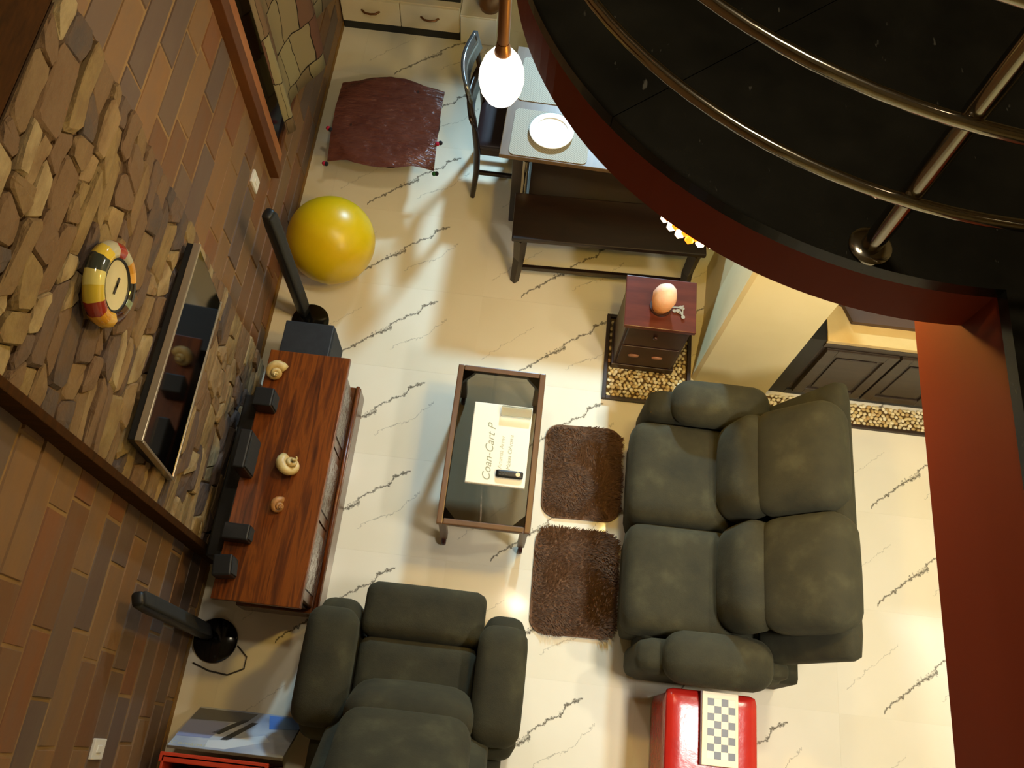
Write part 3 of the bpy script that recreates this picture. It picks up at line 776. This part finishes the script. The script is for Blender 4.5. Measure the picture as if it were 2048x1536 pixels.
# sideboard at the back wall
t = thing('sideboard', 'low white sideboard with two drawers on a black plinth', 'sideboard', (-1.08, 4.97, 0))
bm = new(); box(bm, -1.52, -.665, 4.795, 5.28, 0, .082); obj('plinth', bm, 'black', t)
bm = new(); box(bm, -1.52, -.665, 4.79, 5.28, .082, .30); obj('carcass', bm, 'white_paint', t)
for a, b in ((-1.515, -1.095), (-1.09, -.67)):
    bm = new(); box(bm, a, b, 4.772, 4.792, .088, .292, .003); d = obj('drawer', bm, 'white_paint', t)
    cx = (a+b)/2
    bm = new(); tube(bm, [(cx-.065, 4.775, .20), (cx-.04, 4.755, .192), (cx, 4.75, .19), (cx+.04, 4.755, .192), (cx+.065, 4.775, .20)], .008, 8); obj('handle', bm, 'brass', d, True)
bm = new(); box(bm, -1.52, -.665, 4.84, 5.28, .30, .34, .003); obj('top', bm, 'black', t)
t = thing('white_cube_unit', 'plain white box unit next to the sideboard', 'cabinet', (-.53, 4.97, 0))
bm = new(); box(bm, -.662, -.40, 4.78, 5.28, .0, .25, .003); obj('carcass', bm, 'white', t)
bm = new(); box(bm, -.658, -.404, 4.772, 4.782, .008, .242, .002); obj('door', bm, 'white', t)
bm = new(); box(bm, -1.52, .2, 4.98, 5.28, .345, 1.1, .01); tag(obj('dark_cupboard', bm, 'cab_black', None), 'black cupboard rising behind the white sideboard', 'cupboard')
bm = new(); lathe(bm, [(0, 0), (.07, 0), (.085, .05), (.07, .14), (.045, .2), (.05, .22), (0, .22)], 24, (-.46, 4.885, .25)); tag(obj('brown_vase', bm, 'brass', None, True), 'ochre brown vase on the white box unit', 'vase')

# ================================================================== PEBBLE BED, CHEST, SALT LAMP
PB = [(.575, 2.09), (3.0, 2.09), (3.0, 2.25), (1.6, 2.25), (1.6, 2.29), (1.13, 2.33), (1.13, 2.63), (.575, 2.63)]
t = thing('pebble_bed', 'square bed of cream pebbles in a dark border under the mahogany chest', 'pebbles', (.85, 2.36, 0))
t2 = thing('pebble_strip', 'strip of cream pebbles along the foot of the dark cabinet', 'pebbles', (2.0, 2.16, 0))
bm = new(); box(bm, .577, 1.07, 2.09, 2.63, .0005, .004); obj('bed', bm, 'pebble_bed', t)
bm = new(); box(bm, 1.127, 3.0, 2.09, 2.22, .0005, .004); obj('bed', bm, 'pebble_bed', t2)
for x0, x1, y0, y1 in ((.555, .577, 2.07, 2.65), (.577, 1.092, 2.07, 2.09), (1.127, 3.0, 2.07, 2.09), (.577, 1.092, 2.63, 2.65), (1.07, 1.092, 2.09, 2.63)):
    bm = new(); box(bm, x0, x1, y0, y1, 0, .03, .003); obj('border', bm, 'frame_dark', t2 if x0 > 1.1 else t)
peb_meshes = []
for i in range(6):
    bm = new(); bmesh.ops.create_icosphere(bm, subdivisions=1, radius=.5)
    for v in bm.verts: v.co *= random.uniform(.88, 1.1)
    me = bpy.data.meshes.new('pebble'); bm.to_mesh(me); bm.free(); me.materials.append(M['pebble'])
    for p in me.polygons: p.use_smooth = True
    peb_meshes.append(me)
def inside(x, y):
    if .585 < x < 1.06 and 2.095 < y < 2.62 and not (.60 < x < .96 and y > 2.30): return 1
    if 1.57 <= x < 2.7 and 2.095 < y < 2.226: return 2
    if 1.135 <= x < 1.57 and 2.095 < y < 2.205: return 2
    return 0
rest = new(); rest2 = new(); npeb = 0
y = 2.105; row = 0
while y < 2.63:
    x = .592+(.0135 if row % 2 else 0)
    while x < 2.7:
        X, Y = x+random.uniform(-.006, .006), y+random.uniform(-.005, .005)
        if inside(X, Y):
            sc = Vector((random.uniform(.026, .036), random.uniform(.022, .03), random.uniform(.016, .024)))
            mtx = Matrix.Translation((X, Y, .012)) @ Euler((random.uniform(-.3, .3), random.uniform(-.3, .3), random.uniform(0, PI))).to_matrix().to_4x4() @ Matrix.Diagonal(sc).to_4x4()
            vis = (X < .97 and Y < 2.34) or X < .60 or (1.88 < X < 2.50) or (.97 < X < 1.115)
            if vis and npeb < 298:
                o = bpy.data.objects.new('pebble', random.choice(peb_meshes)); COL.objects.link(o); tt = t if X < 1.12 else t2; o.parent = tt
                o.matrix_local = WM[tt.name].inverted() @ mtx; npeb += 1
            else:
                bmesh.ops.create_icosphere(rest if X < 1.12 else rest2, subdivisions=1, radius=.5, matrix=mtx)
        x += .0275
    y += .0225; row += 1
o = obj('far_pebbles', rest, 'pebble', t, True); o['kind'] = 'stuff'
o = obj('far_pebbles', rest2, 'pebble', t2, True); o['kind'] = 'stuff'

t = thing('bedside_chest', 'small mahogany chest standing in the pebbles with a salt lamp on top', 'chest', (.78, 2.43, .025))
bm = new(); box(bm, .58, .98, 2.262, 2.585, .59, .62, .004); obj('chest_top', bm, 'red_wood', t)
bm = new(); box(bm, .60, .965, 2.29, 2.57, .07, .59, .003); obj('carcass', bm, 'mah_dark', t)
bm = new(); box(bm, .592, .972, 2.278, 2.575, .025, .08, .004); obj('plinth', bm, 'mah_dark', t)
for z0, z1 in ((.36, .57), (.10, .34)):
    bm = new(); box(bm, .615, .95, 2.278, 2.292, z0, z1, .004); d = obj('drawer', bm, 'mah_dark', t)
    if z0 < .2:
        for cx in (.70, .84):
            bm = new(); lathe(bm, [(0, 0), (.034, 0), (.03, .008), (0, .012)], 20, (0, 0, 0), Matrix.Rotation(PI/2, 4, 'X') @ Matrix.Diagonal((1, .5, 1)).to_4x4()); bm.transform(Matrix.Translation((cx, 2.278, .23))); obj('oval_pull', bm, 'pull', d, True)
    else:
        bm = new(); lathe(bm, [(0, 0), (.012, 0), (.012, .015), (0, .018)], 14, (0, 0, 0), Matrix.Rotation(PI/2, 4, 'X')); bm.transform(Matrix.Translation((.78, 2.278, .49))); obj('knob', bm, 'mah_dark', d, True)
t = thing('salt_lamp', 'orange and pink salt crystal lamp on the mahogany chest', 'lamp', (.778, 2.40, .62))
bm = new(); lathe(bm, [(0, 0), (.062, 0), (.062, .016), (0, .016)], 24, (.778, 2.40, .62)); obj('lamp_base', bm, 'mah_dark', t, 'auto')
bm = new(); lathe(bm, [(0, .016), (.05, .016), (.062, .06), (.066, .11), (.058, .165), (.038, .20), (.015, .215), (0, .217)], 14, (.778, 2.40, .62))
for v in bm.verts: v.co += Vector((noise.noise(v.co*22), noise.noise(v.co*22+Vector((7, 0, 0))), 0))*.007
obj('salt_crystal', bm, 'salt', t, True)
t = thing('keys', 'little heap of grey metal keys beside the salt lamp', 'keys', (.885, 2.385, .62))
for i in range(5):
    a = i*1.2; c = Vector((.885+.016*math.cos(a*2), 2.385+.02*math.sin(a*3), .624+.002*i))
    bm = new(); box(bm, -.004, .004, -.028, .012, 0, .002); lathe(bm, [(0, 0), (.011, 0), (.011, .0025), (0, .0025)], 12, (0, .02, 0)); bm.transform(Matrix.Translation(c) @ Matrix.Rotation(a, 4, 'Z')); obj('key', bm, 'silver', t)

# dark cabinet right of the pillar
t = thing('dark_cabinet', 'charcoal brown cabinet with framed doors behind the sofa', 'cabinet', (2.1, 2.45, 0))
bm = new(); box(bm, 1.672, 2.9, 2.265, 2.80, .03, .70); obj('carcass', bm, 'cab_dark', t)
bm = new(); box(bm, 1.562, 1.672, 2.258, 2.80, 0, .72); obj('gap_shade_fill', bm, 'cab_black', t)  # black block filling the gap beside the pillar, stands in for its shade
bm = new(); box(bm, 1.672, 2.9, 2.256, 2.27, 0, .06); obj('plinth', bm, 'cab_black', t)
bm = new(); box(bm, 1.672, 2.9, 2.25, 2.27, .655, .70, .003); obj('top_rail', bm, 'cab_dark', t)
for a, b in ((1.70, 2.10), (2.115, 2.50), (2.515, 2.88)):
    bm = new(); box(bm, a, b, 2.247, 2.27, .075, .645, .003); d = obj('door', bm, 'cab_dark', t)
    for x0, x1, z0, z1 in ((a, a+.06, .075, .645), (b-.06, b, .075, .645), (a+.06, b-.06, .075, .14), (a+.06, b-.06, .58, .645)):
        bm = new(); box(bm, x0, x1, 2.235, 2.248, z0, z1, .003); obj('door_frame', bm, 'cab_dark', d)
    bm = new(); box(bm, a+.085, b-.085, 2.238, 2.248, .165, .555, .006); obj('raised_panel', bm, 'cab_dark', d)
bm = new(); box(bm, 1.672, 2.9, 2.252, 2.80, .70, .73, .003); obj('counter', bm, 'counter', t)
bm = new(); prism(bm, [(1.80, 2.37), (2.75, 2.37), (2.75, 2.72), (1.70, 2.72), (1.70, 2.50), (1.755, 2.47)], .73, .76); tag(obj('flat_oblong', bm, 'oblong', None), 'flat dark brown tray on the cream counter behind the pillar', 'oblong')  # flat dark brown piece with a clipped corner, lying on the counter

# ================================================================== COFFEE TABLE
t = thing('coffee_table', 'wooden coffee table with smoked glass top on castors', 'table', (-.06, 1.535, 0))
x0, x1, y0, y1, zt = -.302, .187, 1.08, 1.99, .45; fw = .034
for a in ((x0, x0+fw, y0, y1), (x1-fw, x1, y0, y1), (x0+fw, x1-fw, y0, y0+fw), (x0+fw, x1-fw, y1-fw, y1)):
    bm = new(); box(bm, *a, zt-.035, zt, .006); obj('frame_rail', bm, 'wood_table', t)
bm = new(); box(bm, x0+fw-.006, x1-fw+.006, y0+fw-.006, y1-fw+.006, zt-.009, zt-.0008); obj('glass_top', bm, 'smoked', t)
for sx, cx in ((1, x0+.03), (-1, x1-.03)):
    for sy, cy in ((1, y0+.03), (-1, y1-.03)):
        bm = new(); box(bm, cx-.02, cx+.02, cy-.02, cy+.02, .075, zt-.03, .004); obj('leg', bm, 'wood_table', t)
        bm = new(); prism(bm, [(cx, cy), (cx+sx*.07, cy), (cx, cy+sy*.07)], zt-.05, zt-.016); obj('corner_bracket', bm, 'espresso', t)
        bm = new(); lathe(bm, [(0, -.012), (.028, -.012), (.034, -.006), (.034, .006), (.028, .012), (0, .012)], 20, (0, 0, 0), Matrix.Rotation(PI/2, 4, 'Y')); bm.transform(Matrix.Translation((cx, cy-.012, .034))); w_ = obj('castor', bm, 'castor', t, 'auto')
        bm = new(); tube(bm, [(cx, cy, .035), (cx, cy, .08)], .008, 8); obj('castor_stem', bm, 'silver', w_)
bz = zt+.001
t = thing('printed_card_box', 'flat white printed box lying on the coffee table glass', 'box', (-.025, 1.54, zt))
bm = new(); box(bm, -.183, .133, 1.308, 1.767, zt, zt+.024, .004); obj('box_body', bm, 'board_white', t)
bm = new(); box(bm, -.180, .130, 1.311, 1.764, zt+.024, zt+.0265, .002); obj('lid', bm, 'board_white', t)
Tt = lambda x, y: Matrix.Translation((x, y, zt+.0268)) @ Matrix.Rotation(PI/2, 4, 'Z')
text_part('print_title', 'Coan-Cart P', .062, 'print_ink', Tt(-.055, 1.325), t, .35)
text_part('print_line', 'Arumaa Arnw', .032, 'print_ink2', Tt(.0, 1.40), t, .2)
text_part('print_line', 'Mahaa CiArnma', .03, 'print_ink', Tt(.045, 1.40), t, .2)
t = thing('remote_control', 'black remote control on the white printed box', 'remote', (.045, 1.375, zt+.0268))
bm = new(); cushion(bm, -.026, .118, 1.352, 1.394, zt+.0268, zt+.046, .012, (0, 0, .1), 8, None); obj('remote_body', bm, 'black', t, True)
for i in range(3):
    for j in range(2):
        bm = new(); box(bm, -.01+i*.018, .0+i*.018, 1.361+j*.014, 1.369+j*.014, zt+.044, zt+.0485, .001); obj('button', bm, 'cable', t)
bm = new(); lathe(bm, [(0, 0), (.012, 0), (.012, .003), (0, .003)], 14, (.09, 1.373, zt+.045)); obj('button', bm, 'silver', t)
t = thing('glass_block', 'thick clear glass dish at the edge of the white printed box', 'dish', (.05, 1.725, zt+.0268))
bm = new(); box(bm, -.035, .128, 1.695, 1.752, zt+.0268, zt+.058, .006); obj('glass_body', bm, 'glassware', t)

# mats
def mat_rug(x0, x1, y0, y1, label, seed, rot):
    rnd = random.Random(seed); r = .085
    c = ((x0+x1)/2, (y0+y1)/2, 0)
    t = thing('shag_mat', label, 'mat', c, None, rot)
    hx, hy = (x1-x0)/2, (y1-y0)/2; p = []
    for k3 in range(4):
        sx, sy = ((1, 1), (-1, 1), (-1, -1), (1, -1))[k3]
        for a in range(7):
            an = PI/2*k3+PI/2*a/6; p.append((sx*(hx-r)+r*math.cos(an), sy*(hy-r)+r*math.sin(an)))
    bm = new(); prism(bm, p, .0005, .012); obj('backing', bm, 'shag', t, local=True)
    # pile: thousands of short tufts in one mesh
    bm = new()
    for i in range(6500):
        while True:
            x, y = rnd.uniform(-hx, hx), rnd.uniform(-hy, hy)
            dx, dy = max(0, abs(x)-(hx-r)), max(0, abs(y)-(hy-r))
            if math.hypot(dx, dy) < r-.002: break
        a = noise.noise(Vector((x*5, y*5, seed)))*4+rnd.uniform(-.5, .5); L = rnd.uniform(.014, .024)
        tip = Vector((x+math.cos(a)*L, y+math.sin(a)*L, rnd.uniform(.020, .032)))
        s = Vector((-math.sin(a), math.cos(a), 0))*rnd.uniform(.003, .005); b0 = Vector((x, y, .008))
        bm.faces.new([bm.verts.new(q) for q in (b0-s, b0+s, tip+s*.25, tip-s*.25)])
    o = obj('pile', bm, 'shag', t, local=True); o['kind'] = 'stuff'
mat_rug(.245, .70, 1.305, 1.875, 'dark brown shag mat nearer the pebble bed', 3, .03)
mat_rug(.242, .715, .655, 1.245, 'dark brown shag mat nearer the recliner', 5, .02)

# ================================================================== SOFA
UP = 'upholstery'
t = thing('sofa', 'olive green two seat reclining sofa with plump arms beside the mats', 'sofa', (1.15, 1.21, 0))
bm = new(); box(bm, .80, 1.60, .50, 1.93, .02, .36, .03); obj('base', bm, UP, t, True)
for y0, y1 in ((.655, 1.215), (1.222, 1.785)):
    bm = new(); cushion(bm, .69, 1.25, y0, y1, .25, .475, .075, (.02, .0, .16), 10); obj('seat_cushion', bm, UP, t, True)
    bm = new(); cushion(bm, .715, .83, y0+.005, y1-.005, .05, .33, .045, (.1, 0, 0), 7); obj('footrest', bm, UP, t, True)
for y0, y1 in ((.437, .665), (1.775, 2.0)):
    bm = new(); cushion(bm, .76, 1.48, y0+.03, y1-.03, .03, .50, .06, (0, .05, 0), 8); obj('arm_body', bm, UP, t, True)
    bm = new(); cushion(bm, .885, 1.405, y0-.01, y1+.01, .41, .615, .095, (.03, .03, .14), 10); obj('arm_pad', bm, UP, t, True)
def tilt(cx, cz, a): return Matrix.Translation((cx, 0, cz)) @ Matrix.Rotation(a, 4, 'Y')
for y0, y1, dx in ((.685, 1.235, .025), (1.245, 1.80, 0)):
    bm = new(); cushion(bm, -.11, .11, y0+.01, y1-.01, -.17, .17, .10, (.18, .03, .05), 10, tilt(1.27+dx*.3, .58, .28)); obj('lumbar_cushion', bm, UP, t, True)
    bm = new(); cushion(bm, -.12, .12, y0, y1, -.23, .23, .10, (.18, .02, .04), 10, tilt(1.475+dx, .80, .72)); obj('head_cushion', bm, UP, t, True)
bm = new(); cushion(bm, -.055, .055, .57, 1.93, -.30, .30, .05, (.1, .0, 0), 10, tilt(1.535, .66, .46)); obj('back_shell', bm, UP, t, True)
bm = new(); cushion(bm, 1.36, 1.50, .50, .58, .25, .52, .03, (0, 0, 0), 6); obj('recline_hinge', bm, UP, t, True)

# recliner
t = thing('recliner', 'dark olive reclining armchair with wide padded arms at the picture bottom', 'armchair', (-.30, .15, 0))
bm = new(); box(bm, -.76, .16, -.45, .50, .02, .34, .03); obj('base', bm, UP, t, True)
bm = new(); cushion(bm, -.595, .008, .49, .76, .18, .465, .055, (0, .03, .10), 10); obj('footrest', bm, UP, t, True)
bm = new(); cushion(bm, -.59, -.01, -.05, .50, .24, .45, .06, (0, .0, .10), 10); obj('seat_cushion', bm, UP, t, True)
for x0, x1 in ((-.835, -.595), (-.01, .225)):
    bm = new(); cushion(bm, x0+.015, x1-.005, .0, .665, .03, .46, .08, (.03, 0, 0), 8); obj('arm_body', bm, UP, t, True)
    bm = new(); cushion(bm, x0, x1, .06, .59, .40, .60, .068, (.03, .03, .12), 10); obj('arm_pad', bm, UP, t, True)
def tiltY(cy, cz, a): return Matrix.Translation((0, cy, cz)) @ Matrix.Rotation(a, 4, 'X')
bm = new(); cushion(bm, -.575, .0, -.11, .11, -.17, .17, .10, (.03, .18, .05), 10, tiltY(.155, .56, .35)); obj('lumbar_cushion', bm, UP, t, True)
bm = new(); cushion(bm, -.58, .005, -.12, .12, -.25, .25, .10, (.02, .18, .04), 10, tiltY(-.06, .80, .75)); obj('head_cushion', bm, UP, t, True)
bm = new(); cushion(bm, -.665, .09, -.06, .06, -.34, .32, .055, (0, .1, .0), 10, tiltY(-.10, .70, .62)); obj('back_shell', bm, UP, t, True)

# ================================================================== RED STOOL with chess board
t = thing('red_stool', 'shiny red vinyl box stool with a folded chess board on top', 'stool', (1.15, .22, 0))
bm = new(); cushion(bm, .925, 1.345, -.06, .405, .01, .40, .03, (0, 0, 0), 8); obj('stool_body', bm, 'red_vinyl', t, True)
bm = new(); cushion(bm, .915, 1.36, -.07, .415, .385, .455, .03, (0, 0, .12), 10); obj('stool_lid', bm, 'red_vinyl', t, True)
t = thing('chess_board', 'folded pale wooden chess board lying on the red stool', 'chess board', (1.17, .25, .458))
bm = new(); box(bm, 1.083, 1.256, .085, .412, .4605, .482, .002); obj('board_case', bm, 'chess_wood', t)
bm = new(); box(bm, 1.075, 1.083, .085, .412, .4605, .480, .001); obj('board_edge', bm, 'chess_side', t)
bm = new(); box(bm, 1.108, 1.242, .115, .383, .482, .4826); obj('board_squares', bm, 'chess', t, origin=(1.108, .115, .482))

# ================================================================== CARTON and crate at the lower left
t = thing('picture_carton', 'flat carton with a blue sky and aircraft picture leaning on the red crate', 'carton', (-1.11, 0, 0))
A = math.atan2(.40, .19); Lc = .44
Tc = Matrix.Translation((-1.39, .10, .005)) @ Matrix.Rotation(A+PI, 4, 'X')
def cart(name, x0, x1, s0, s1, d0, d1, m, par):
    bm = new()
    vs = []
    d = Vector((0, -math.cos(A), math.sin(A))); nrm = Vector((0, math.sin(A), math.cos(A)))
    for (x, s, q) in ((x0, s0, d0), (x1, s0, d0), (x1, s1, d0), (x0, s1, d0), (x0, s0, d1), (x1, s0, d1), (x1, s1, d1), (x0, s1, d1)):
        vs.append(bm.verts.new(Vector((-1.39+x, .094, .018))+d*s+nrm*q))
    for f in ((3, 2, 1, 0), (4, 5, 6, 7), (0, 1, 5, 4), (1, 2, 6, 5), (2, 3, 7, 6), (3, 0, 4, 7)): bm.faces.new([vs[i] for i in f])
    return obj(name, bm, m, par)
cart('carton_body', 0, .54, 0, Lc, -.012, 0, 'paper', t)
pr_ = cart('sky_picture', .002, .538, .002, Lc-.002, 0, .0012, 'sky_print', t)
def wedge(pts, m, name):
    bm = new(); d = Vector((0, -math.cos(A), math.sin(A))); nrm = Vector((0, math.sin(A), math.cos(A)))
    lo = [bm.verts.new(Vector((-1.39+x, .094, .018))+d*s+nrm*.0012) for x, s in pts]; hi = [bm.verts.new(v.co+nrm*.0008) for v in lo]
    n = len(lo)
    for i in range(n): bm.faces.new((lo[i], lo[(i+1) % n], hi[(i+1) % n], hi[i]))
    bm.faces.new(hi); bm.faces.new(list(reversed(lo)))
    obj(name, bm, m, pr_)
M['ink_dark'] = mat('print_dark_grey', '#2e3238', rough=.3); M['ink_grey'] = mat('print_mid_grey', '#5b5c5e', rough=.3); M['ink_pale'] = mat('print_pale', '#cfd3d6', rough=.3); M['ink_blue'] = mat('print_blue', '#3f74bd', rough=.3); M['ink_lilac'] = mat('print_lilac', '#8890b4', rough=.3)
wedge([(.0, .02), (.30, .02), (.27, .13), (.0, .15)], 'ink_grey', 'printed_ground')
wedge([(.0, .16), (.20, .15), (.16, .33), (.0, .34)], 'ink_lilac', 'printed_haze')
wedge([(.36, .02), (.52, .02), (.54, .14), (.40, .17)], 'ink_blue', 'printed_sky')
wedge([(.21, .33), (.30, .12), (.33, .12), (.245, .34)], 'ink_dark', 'printed_wing')
wedge([(.15, .27), (.25, .10), (.28, .10), (.19, .28)], 'ink_dark', 'printed_wing')
wedge([(.16, .35), (.24, .33), (.40, .24), (.44, .30), (.26, .42), (.17, .42)], 'ink_pale', 'printed_cloud')
text_part('printed_word', 'Comanan', .045, 'print_ink2', Matrix.Translation(Vector((-1.385, .094, .018))+Vector((0, -math.cos(A), math.sin(A)))*.42+Vector((0, math.sin(A), math.cos(A)))*.0016) @ Matrix(((1, 0, 0, 0), (0, math.cos(A), math.sin(A), 0), (0, -math.sin(A), math.cos(A), 0), (0, 0, 0, 1))), pr_)
t = thing('plastic_crate', 'orange red plastic crate behind the picture carton', 'crate', (-1.15, -.33, 0))
x0, x1, y0, y1, z1 = -1.40, -.92, -.50, -.135, .415
for a in ((x0, x1, y1-.012, y1, 0, z1), (x0, x1, y0, y0+.012, 0, z1), (x0, x0+.012, y0, y1, 0, z1), (x1-.012, x1, y0, y1, 0, z1)):
    bm = new(); box(bm, *a, .003); obj('side', bm, 'crate', t)
bm = new(); box(bm, x0, x1, y0, y1, .0, .012); obj('bottom', bm, 'crate', t)
bm = new(); box(bm, x0-.012, x1+.012, y1-.03, y1+.012, z1-.02, z1, .004); obj('rim', bm, 'crate', t)
bm = new(); box(bm, x0+.04, x1-.04, y0+.04, y1-.05, .015, .33, .02); tag(obj('black_bag', bm, 'black', None), 'black bag inside the orange red crate', 'bag')

# floor cable
bm = new(); tube(bm, [(-1.49, .30, .006), (-1.40, .27, .006), (-1.30, .26, .006), (-1.22, .30, .006), (-1.22, .36, .006), (-1.28, .41, .006)], .004, 6)
tag(obj('floor_cable', bm, 'cable', None, True), 'thin grey cable looping on the floor by the tower speaker', 'cable')
